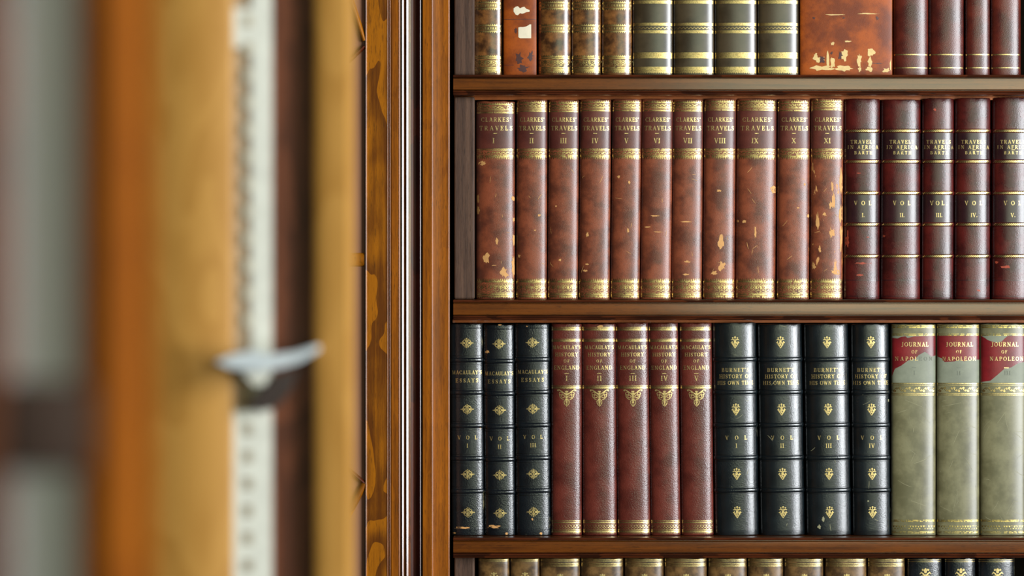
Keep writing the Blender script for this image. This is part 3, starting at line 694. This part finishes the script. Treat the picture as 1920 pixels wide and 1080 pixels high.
def winged(d, x, y, s=1.0):
    R = lambda a, b: (x+a*s, y+b*s)
    for k_, (yy, ww) in enumerate(((-13, 3.2), (-9.5, 4.6), (-6.5, 4.0), (-3.5, 3.4), (-.5, 3.6), (2.4, 3.4), (5.2, 3.0), (8, 2.4), (11, 1.8))):
        d.disc(*R(0, yy), ww*s, 1.25*s)
    d.stroke([R(0, -12), R(0, 16)], [1.6*s, .8*s])
    for g in (-1, 1):
        d.stroke([R(g*2, -8), R(g*5, -9.5), R(g*9, -12.5), R(g*13, -15.5), R(g*17, -16.5)], [1.6*s, 1.8*s, 2.0*s, 1.8*s, 1.0*s])
        d.disc(*R(g*16.6, -15), 1.8*s); d.ring(*R(g*11.4, -9), 3.0*s, 2.8*s, 1.15*s); d.ring(*R(g*7.2, -3.6), 3.0*s, 2.8*s, 1.15*s)
        d.stroke([R(g*14.4, -9), R(g*13, -3), R(g*10, 1), R(g*5.4, 2.8)], [1*s, 1.2*s, 1.2*s, .8*s])
        d.stroke([R(g*2, 2), R(g*4.6, 5), R(g*4.6, 9.5), R(g*2.6, 13), R(0, 15.5)], [.9*s, 1.3*s, 1.3*s, 1.1*s, .8*s])
def history(i, xl, xr, yt, lean, label):
    B = Book(xl, xr, yt, 1004, M['redbrown'], label, 'red-brown history of England volumes', 0.021+random.uniform(-.001, .001), 0.2, lean, wear=0.08, shelf_z=SH_Z[2])
    if i == 1: B.scuffs = [(2, 613, 6, 5, .5)]
    B.spine()
    d = Decal(B); d.line(613.6, 614.8); d.line(616, 620); d.line(635.8, 637); d.line(638, 641); d.done('gilt_head_lines', M['gold'])
    d = Decal(B); d.line(723.4, 724.6); d.line(725.6, 729); d.done('gilt_title_line', M['gold'])
    d = Decal(B); d.line(976, 977.4); d.line(978.6, 981.2); d.line(982.8, 983.4)
    for x, st in d.span(5.4): d.poly([(x-2, 985.4), (x+2, 985.4), (x, 988.8)]); d.disc(x+st/2, 989.4, 1.25); d.disc(x, 991, 1.0)
    d.line(993, 994.6); d.line(995.6, 998.6); d.line(999.4, 1000); d.done('gilt_foot_band', M['gold'])
    d = Decal(B); w = B.wpx
    d.text("MACAULAY'S", 0, 651.4, 7.0, min(55, w*.93)); d.text('HISTORY', 0, 665, 7.2, 43); d.text('OF', 0, 677.2, 5.8, 11); d.text('ENGLAND', 0, 689.6, 7.4, 48)
    dash(d, 0, 700.5, 8, 1.2); d.done('title_lettering', M['gold_letter'])
    d = Decal(B); d.text(ROM[i], 0, 709.5, 9.2, None, .2); d.done('volume_lettering', M['gold_letter'])
    d = Decal(B); winged(d, 0, 747, .98); d.done('gilt_ornament', M['gold_letter'])
HI = [(1034, 1091, 607.5, 0), (1093, 1157.5, 607.5, -2), (1158.5, 1220.5, 606, -4), (1221.5, 1277, 606.5, -5), (1278.5, 1339, 606.5, -4)]
for i, (a, c, t, ln) in enumerate(HI): history(i, a, c, t, ln, 'red-brown grained book lettered HISTORY OF ENGLAND, volume '+ROM[i]+', with a winged gilt ornament')

def blossom(d, x, y, s=1.0):
    R = lambda a, b: (x+a*s, y+b*s)
    d.stroke([R(-5.4, -2), R(-4.8, 3), R(-2, 7), R(0, 11)], [1.6*s, 2.2*s, 2.0*s, .8*s]); d.stroke([R(5.4, -2), R(4.8, 3), R(2, 7), R(0, 11)], [1.6*s, 2.2*s, 2.0*s, .8*s])
    d.disc(*R(0, 0), 2.6*s, 3.2*s); d.disc(*R(0, 5), 1.6*s, 1.8*s); d.disc(*R(-2.6, 3), 1.3*s); d.disc(*R(2.8, 1.6), 1.3*s)
    for g in (-1, 1):
        d.stroke([R(g*1, -3.6), R(g*4, -5.2), R(g*7.4, -4.4)], [2*s, 2.2*s, .8*s]); d.disc(*R(g*4.2, -8), 1.5*s); d.disc(*R(g*6.8, 0.6), 1.1*s)
    d.disc(*R(0, -9.2), 1.7*s, 1.9*s); d.stroke([R(0, -3), R(0, -11)], [1.3*s, .8*s])
def burnet(i, xl, xr, yt, lean, label, scuffs):
    B = Book(xl, xr, yt, 1004, M['blueblack'], label, 'wide blue-black ribbed history volumes', 0.02+random.uniform(-.001, .001), 0.21, lean, wear=0.12, shelf_z=SH_Z[2])
    B.scuffs = scuffs+scratches(xl, 5, B.wpx*.4, 610, 1000, 5, 18, 0.7); B.spine(M['scratch'])
    for y in (674.5, 736, 797.6, 858.8, 920): B.raised(y, 8.5, 2.9)
    for y in (674.5, 736, 797.6, 858.8, 920):
        d = Decal(B, 0.0002); d.line(y-6.2, y-5.2); d.line(y+5.4, y+6.6); d.done('blind_rule', M['blind'])
    for y in (642, 768, 888.8, 960.6):
        d = Decal(B); blossom(d, 0, y, 1.02); d.done('gilt_ornament', M['gold_letter'])
    d = Decal(B)
    d.text("BURNET'S", 0, 694, 7.2, 51); d.text('HISTORY OF', 0, 706, 7.2, 60); d.text('HIS OWN TIME', 0, 718, 7.4, 67); d.done('title_lettering', M['gold_letter'])
    d = Decal(B); d.text('VOL', 0, 821, 7.6, 41); d.text(ROM[i], 0, 836, 8.2, None, .14); d.done('volume_lettering', M['gold_letter'])
BU = [(1341.5, 1424, 605.5, -5), (1427.5, 1510.5, 608, -6), (1514.5, 1598, 608, -6), (1601, 1672, 608, -4)]
BUS = [[], [], [(-12, 974, 3, 6, .4), (-20, 988, 4, 5, .6)], [(34, 752, 3, 3), (-8, 940, 2, 2)]]
BUL = ['beside the red-brown books', 'second of the four', 'with pale chips near its foot', 'beside the pale vellum books']
for i, (a, c, t, ln) in enumerate(BU): burnet(i, a, c, t, ln, 'wide blue-black ribbed book with gilt blossoms, lettered VOL '+ROM[i]+', '+BUL[i], BUS[i])

def journal(i, xl, xr, yt, top, bot, label):
    B = Book(xl, xr, yt, 1004, M['vellum'], label, 'pale vellum journal volumes', 0.021+random.uniform(-.001, .001), 0.13, 0, wear=0.18, shelf_z=SH_Z[2])
    B.scuffs = scratches(xl, 15, B.wpx*.44, 745, 985, 8, 40, 0.55); B.spine(M['scratch']); w = B.wpx/2*.985
    d = Decal(B, .00008); d.line(630, 718); d.done('bare_panel', M['vellum_bare'], 'pale grey-green ground left bare by the torn label')
    d = Decal(B, .00016); d.strip([(-w+2*w*a, y) for a, y in top], [(-w+2*w*a, y) for a, y in bot], 60); d.done('title_label', M['redlabel'], 'torn red leather title label')
    d = Decal(B); d.line(610.5, 611.6); d.line(612.8, 615.2); d.line(626, 627.2); d.line(628.2, 629.6); d.done('gilt_head_lines', M['gold_faint'])
    d = Decal(B); d.line(719, 720); d.line(722, 722.8)
    for q, (x, st) in enumerate(d.span(9)):
        g = 1 if q % 2 else -1
        d.stroke([(x-st/2, 730.5), (x-st*.25, 730.5-g*2.6), (x, 730.5), (x+st*.25, 730.5+g*2.6), (x+st/2, 730.5)], [1.1]*5)
        d.disc(x, 730.5-g*3.0, 2.3, 2.0); d.disc(x+st*.4, 730.5+g*2.4, 1.4)
    d.line(737.6, 738.6); d.line(740.4, 741.6); d.done('gilt_vine_band', M['gold_pale'])
    d = Decal(B); d.line(975, 976.4); d.line(977, 978.6)
    for x, st in d.span(5): d.poly([(x-2, 986), (x+2, 986), (x, 989.6)]); d.disc(x+st/2, 991.4, 1.1)
    d.line(996.6, 997.6); d.line(999, 1000); d.done('gilt_foot_band', M['gold_faint'])
    d = Decal(B, .0003); d.text('JOURNAL', 1.5, 646, 8.0, 51); d.text('OF', 0, 660, 6, 11)
    if i == 0: d.text('NAPOL', -15, 673, 7.6, 42)
    else: d.text('NAPOLEON', 1 if i == 1 else 5, 673, 7.6, 64)
    if i == 2: dash(d, 4, 690, 9, 1.8)
    d.done('title_lettering', M['gold_letter'])
    d = Decal(B, .0003)
    if i == 0: d.text('EON', 22, 673, 7.4, 25)
    if i != 2: dash(d, 0, 689.5, 7, 1.0)
    d.text(ROM[i], 0 if i < 2 else 6, 699.5, 8, None, .2); d.done('faded_lettering', M['oldpen'], 'faded dark lettering')
journal(0, 1673, 1756, 608, [(0, 634), (.12, 635), (.2, 632), (.3, 631), (.34, 634), (.5, 631), (1, 630)],
        [(0, 706), (.06, 692), (.2, 686), (.36, 676), (.52, 673), (.6, 666), (.74, 660), (.8, 663), (.9, 669), (1, 667)], 'pale vellum book with a diagonally torn red label beside blue-black books')
journal(1, 1758, 1838, 608, [(0, 630), (1, 629.5)], [(0, 669), (.1, 672), (.16, 679), (.4, 678), (.5, 675), (.62, 678), (.8, 674), (1, 675)], 'middle pale vellum book, its red label torn straight across')
journal(2, 1840, 1926, 607.5, [(0, 630), (.08, 634), (.14, 638), (.24, 641), (.34, 643), (.44, 641), (.52, 634), (.58, 630), (1, 630)],
        [(0, 717), (.2, 714), (.34, 704), (.5, 692), (.66, 689), (.8, 682), (1, 678)], 'pale vellum book at the right edge with a ragged red label')

# ------------------------------------------------------------------ top row (only the feet of the books are in the frame)
YT1 = -236
def top_book(xl, xr, mat, label, group, bulge, wear=.2, name='book', scuffs=(), smat=None):
    B = Book(xl, xr, YT1+random.uniform(-6, 6), 139, M[mat], label, group, 0.02+random.uniform(-.001, .001), bulge, 0, wear=wear, shelf_z=SH_Z[0], name=name)
    B.scuffs = list(scuffs); B.spine(smat); return B
MC = [(888, 942.5, 'marbled calf book with gilt bands, at the left end of the top row'), (1010, 1070.5, 'marbled calf book with gilt bands, right of the patched orange book'), (1072, 1127.5, 'marbled calf book with gilt bands, third of the four marbled ones'), (1129, 1185.5, 'marbled calf book with gilt bands, beside the olive-brown books')]
for xl, xr, lab in MC:
    B = top_book(xl, xr, 'calf', lab, 'marbled calf books on the top row', .22, .1)
    for y in (2, 45, ):
        d = Decal(B)
        d.teeth(y+3, y, 4); d.line(y+2.8, y+4.2); d.dots(y+8.4, 1.9, 4.8); d.line(y+5.4, y+6); d.line(y+10.8, y+11.6); d.line(y+13, y+14.6); d.teeth(y+14.4, y+17.6, 4)
        d.done('gilt_band', M['gold'])
    d = Decal(B); d.teeth(106, 103, 4); d.line(105.8, 107.6); d.line(108.6, 110.6)
    for x, st in d.span(11.5):
        d.ring(x, 117.6, 3.9, 3.6, 1.3); d.disc(x, 117.6, 1.7); d.stroke([(x+st/2, 112.4), (x+st/2, 123)], [2.4, .9])
        d.ring(x+st/2, 113.6, 2.6, 2.4, 1.1, 0, 180); d.stroke([(x-st/2, 124.6), (x, 122.8), (x+st/2, 124.6)], [1]*3)
    d.line(126, 128.6); d.line(129.6, 133); d.line(134, 135); d.teeth(135, 137.6, 3.6); d.done('gilt_foot_band', M['gold_worn'])
B = top_book(944, 1006, 'orange', 'worn orange-brown book with two torn white paper patches on its spine', 'battered orange books on the top row', .07, .35,
             scuffs=[(-2, 110, 9, 14, .6), (20, 105, 8, 12, .7), (6, 128, 14, 8, .7), (-8, 58, 3, 7, .5)], smat=M['stain'])
d = Decal(B); d.strip([(-12, 16), (-8, 13), (-4, 12), (0, 16), (4, 14), (8, 13), (12, 17), (18, 19)], [(-12, 22), (-8, 28), (-4, 29), (0, 25), (4, 26), (8, 25), (12, 23), (18, 22)])
d.strip([(-3, 52), (0, 51), (6, 51), (12, 50), (18, 46), (21, 46)], [(-3, 70), (0, 72), (8, 72), (21, 72)])
d.done('paper_patch', M['cream'], 'torn remains of a white paper label')
d = Decal(B); d.line(36, 37); d.line(122, 122.8, -30, -12); d.disc(7, 133, 3.2, 3.4); d.done('cord_line', M['stain'])
OL = [(1187, 1262, 'first'), (1263.5, 1340, 'second'), (1341.5, 1420, 'third'), (1421.5, 1498.5, 'fourth, beside the wide orange book')]
for xl, xr, q in OL:
    B = top_book(xl, xr, 'olive', 'olive-brown calf book with broad gilt bands, '+q+(' of four' if 'beside' not in q else ''), 'olive-brown calf books on the top row', .14, .08)
    d = Decal(B); d.line(1, 7); d.done('gilt_band', M['gold_pale'])
    d = Decal(B); d.line(43, 48.4); d.line(57, 62.6)
    for x, st in d.span(7): d.stroke([(x-st/2, 54.6), (x, 51), (x+st/2, 54.6)], [1.2]*3)
    d.done('gilt_rope_band', M['gold_pale'])
    d = Decal(B); d.line(98.6, 109.6); d.done('gilt_band', M['gold_pale'])
    d = Decal(B); d.line(125.4, 133); d.line(133.6, 136); d.teeth(135.8, 138.4, 3.4); d.done('gilt_foot_band', M['gold_pale'])
B = top_book(1500.5, 1674, 'orange', 'very wide worn orange book peeling at its foot', 'battered orange books on the top row', .035, .3,
             scuffs=[(-58, 104, 5, 5, .6), (-52, 110, 14, 9, .8), (-46, 128, 28, 6, .6), (-35, 112, 3, 20, .3), (-26, 118, 6, 12, .5), (-4, 104, 9, 12, .6), (-4, 129, 22, 7, .6), (24, 112, 6, 16, .6), (25, 130, 4, 6), (46, 98, 9, 9, .4), (44, 116, 5, 14, .5), (44, 130, 9, 6, .5), (76, 132, 10, 6, .6), (84, 122, 3, 14, .4), (-26, 82, 4, 4, .5), (2, 78, 9, 1.8, .5), (-20, 28, 24, 1.4, .6), (40, 26, 30, 1.6, .6), (-61, 34, 5, 4, .7, 16, 2), (-5, 34, 3, 3, .7, 16, 2), (58, 35, 3, 6, .7, 16, 2), (-46, 112, 9, 7, .7, 16, 2), (-12, 104, 6, 10, .7, 16, 2), (58, 119, 14, 1.4, .7, 16, 2), (-28, 100, 3, 4, .7, 16, 2)], smat=M['peel'])
PL = [(1677, 1742.5, 'broad plum-red book with two thin gilt lines, just right of the wide orange book'), (1744, 1809, 'plum-red book with two thin gilt lines, second of the four'), (1811.5, 1857.5, 'narrowest plum-red book with two thin gilt lines on the top row'), (1859.5, 1916, 'plum-red book with yellow-stained foot, right end of the top row')]
for q, (xl, xr, lab) in enumerate(PL):
    B = top_book(xl, xr, 'plum', lab, 'plum-red books on the top row', .2, .12)
    d = Decal(B); d.line(101.6, 103.6); d.line(126.6, 128.2); d.done('gilt_line', M['gold'])

# ------------------------------------------------------------------ bottom row (only the heads of the books are in the frame)
def fleur(d, x, y, s=1):
    R = lambda a, b: (x+a*s, y+b*s)
    d.disc(*R(0, -6), 2.4*s, 4*s); d.disc(*R(0, 2), 2*s, 3*s)
    for g in (-1, 1):
        d.stroke([R(g*.6, 3), R(g*3, -1), R(g*6.4, -3.6), R(g*8.4, -1)], [1.6*s, 2.4*s, 2.2*s, 1*s]); d.disc(*R(g*4, -7.4), 1.6*s); d.ring(*R(g*5, 4.4), 2.6*s, 2.6*s, 1.1*s); d.disc(*R(g*9, 4), 1.2*s)
    d.stroke([R(-8, 9), R(8, 9)], [1.2*s]*2); d.stroke([R(0, 0), R(0, 16)], [1.4*s, .8*s])
YB4 = 540-SH_Z[3]/K(.022)
TN4 = [(897, 955, 'first'), (957, 1011.5, 'second'), (1013, 1088, 'third'), (1090, 1169, 'fourth'), (1172, 1245, 'fifth'), (1247, 1326, 'sixth'), (1329, 1401.5, 'seventh'), (1404, 1469.5, 'eighth'), (1472, 1545, 'ninth'), (1549, 1626, 'tenth'), (1629, 1698, 'eleventh, beside the dark books')]
for q, (xl, xr, lab) in enumerate(TN4):
    B = Book(xl, xr, 1047 if q > 1 else 1048, YB4, M['tancalf'], 'mottled tan calf book, bottom row, '+lab+(' from the left' if 'beside' not in lab else ''), 'mottled tan calf books on the bottom row', .022+random.uniform(-.001, .001), .17, 0, wear=.15, shelf_z=SH_Z[3])
    B.spine()
    d = Decal(B); d.line(1049, 1050.6); d.line(1051.8, 1053)
    if q > 1: d.line(1056.4, 1058); d.line(1059.2, 1060.2); d.line(1061.2, 1062.6)
    d.done('gilt_head_lines', M['gold'])
    d = Decal(B); fleur(d, 0, 1083 if q < 2 else 1086, 1.0); d.done('gilt_ornament', M['gold_letter'])
DK4 = [(1703, 1767.5, 'first'), (1773, 1830.5, 'second'), (1836, 1905, 'third')]
for q, (xl, xr, lab) in enumerate(DK4):
    B = Book(xl, xr, 1047, YB4, M['black'], 'dark book with gilt fleuron, '+lab+' of three in the bottom row', 'dark books on the bottom row', .022, .2, 0, wear=.45, shelf_z=SH_Z[3])
    B.spine()
    d = Decal(B); d.line(1049.6, 1050.8); d.line(1053, 1054.2); d.done('gilt_head_lines', M['gold'])
    d = Decal(B); fleur(d, 0, 1078, 1.25); d.done('gilt_ornament', M['gold_letter'])

# ------------------------------------------------------------------ near wooden upright with a slotted strip, far out of focus
YP = -0.72; kp = K(YP)
post = thing('wooden_upright', 'honey-coloured wooden upright, blurred in the foreground, with a white slotted strip', 'upright', (X(440, YP), YP, ZBOT))
def ppart(name, bm, mats, label=None, smooth=True):
    for v in bm.verts: v.co.x -= post.location.x; v.co.y -= YP; v.co.z -= ZBOT
    o = link_mesh(name, bm, mats, post, smooth=smooth)
    if label: o['label'] = label
    return o
def pprof(name, pts, mat, label=None, back=YP+0.05):
    P = [(X(px, YP), YP+y) for px, y in pts]; P = P+[(P[-1][0], back), (P[0][0], back)]
    return ppart(name, extrude_profile(P, ZBOT, ZTOP, 'z'), mat, label)
pprof('broad_stile', [(200, 0.03), (250, 0.006), (272, -0.002), (305, -0.0056), (350, -0.006), (430, -0.0056), (438, -0.003)], M['honey'])
pprof('dark_recess', [(510, 0.004), (512, 0.008), (588, 0.008)], M['umber'], 'dark brown recessed band')
pprof('edge_moulding', [(588, 0.002), (590, -0.004), (600, -0.006), (620, -0.0062), (640, -0.0064), (652, -0.006), (656, 0.002), (658, 0.02)], M['honey'])
pprof('strip_bed', [(438, 0.0), (510, 0.0)], M['metal_dim'], 'dull beige bed behind the slotted strip')
b = bmesh.new()
box(b, X(472, YP), X(510, YP), YP-0.002, YP+0.004, ZBOT, ZTOP)
box(b, X(438, YP), X(472, YP), YP-0.002, YP+0.004, Z(90, YP), Z(16, YP))
box(b, X(438, YP), X(472, YP), YP-0.002, YP+0.004, ZBOT, Z(770, YP))
y = 40
while y < 1085:
    if not 640 < y < 780: box(b, X(456, YP), X(474, YP), YP-0.0024, YP+0.004, Z(y+11, YP), Z(y-11, YP), 1 if y > 700 else 2)
    y += 51
bmesh.ops.recalc_face_normals(b, faces=b.faces)
ppart('slotted_strip', b, [M['metal_white'], M['slot'], M['slot_pale']], 'white metal strip with a column of slots', False)

clip = thing('shelf_clip', 'small bright metal clip sticking out of the slotted white strip', 'clip', (X(475, YP), YP-0.002, Z(690, YP)))
def wing(pts, y0, y1, mat, name):
    bm = bmesh.new(); A, Bv = [], []
    for px, py in pts:
        A.append(bm.verts.new((X(px, YP)-clip.location.x, y0, Z(py, YP)-clip.location.z))); Bv.append(bm.verts.new((X(px, YP)-clip.location.x, y1, Z(py, YP)-clip.location.z)))
    n = len(pts); bm.faces.new(A); bm.faces.new(Bv[::-1])
    for i in range(n): bm.faces.new((A[i], A[(i+1) % n], Bv[(i+1) % n], Bv[i]))
    bmesh.ops.recalc_face_normals(bm, faces=bm.faces)
    bmesh.ops.bevel(bm, geom=[e for e in bm.edges], offset=0.0006, segments=2, affect='EDGES')
    return link_mesh(name, bm, mat, clip)
wing([(412, 676), (440, 664), (480, 656), (512, 664), (560, 658), (600, 646), (602, 656), (570, 676), (530, 688), (490, 694), (440, 688)], -0.034, 0.0, M["metal_blue"], 'tongue')
wing([(455, 696), (510, 692), (500, 720), (478, 722)], -0.012, 0.0, M['metal_white'], 'prong')
wing([(510, 706), (560, 690), (548, 730), (520, 764), (488, 770), (470, 758), (492, 730)], -0.012, 0.0, M['iron'], 'hook')

# ------------------------------------------------------------------ nearest door, at the far left edge
YD = -1.5
door = thing('cabinet_door', 'very blurred amber wooden door with panes tinted grey for reflected sky at the far left', 'door', (X(100, YD), YD, ZBOT))
door['kind'] = 'thing'
def dpart(name, bm, mat, label=None, smooth=True):
    for v in bm.verts: v.co.x -= door.location.x; v.co.y -= YD; v.co.z -= ZBOT
    o = link_mesh(name, bm, mat, door, smooth=smooth)
    if label: o['label'] = label
    return o
def dprof(name, pts, mat, label=None, back=YD+0.03):
    P = [(X(px, YD), YD+y) for px, y in pts]; P = P+[(P[-1][0], back), (P[0][0], back)]
    return dpart(name, extrude_profile(P, ZBOT, ZTOP, 'z'), mat, label)
dprof('door_stile', [(142, 0.012), (150, 0.0), (200, -0.004), (240, 0.0), (262, 0.012)], M['amber'])
dprof('outer_stile', [(-120, 0.0), (-60, -0.004), (2, -0.002), (10, 0.012)], M['umber'])
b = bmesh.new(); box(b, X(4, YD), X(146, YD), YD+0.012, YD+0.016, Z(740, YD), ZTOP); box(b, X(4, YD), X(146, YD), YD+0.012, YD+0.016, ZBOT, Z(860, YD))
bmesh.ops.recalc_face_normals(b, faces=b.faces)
dpart('pane', b, M['skypane'], 'opaque panes tinted pale grey for reflected sky', False)
dpart('rail', bevel_box(X(2, YD), X(200, YD), YD-0.002, YD+0.03, Z(885, YD), Z(715, YD), 0.004, 3), M['greydark'], 'dark cross rail between the panes')
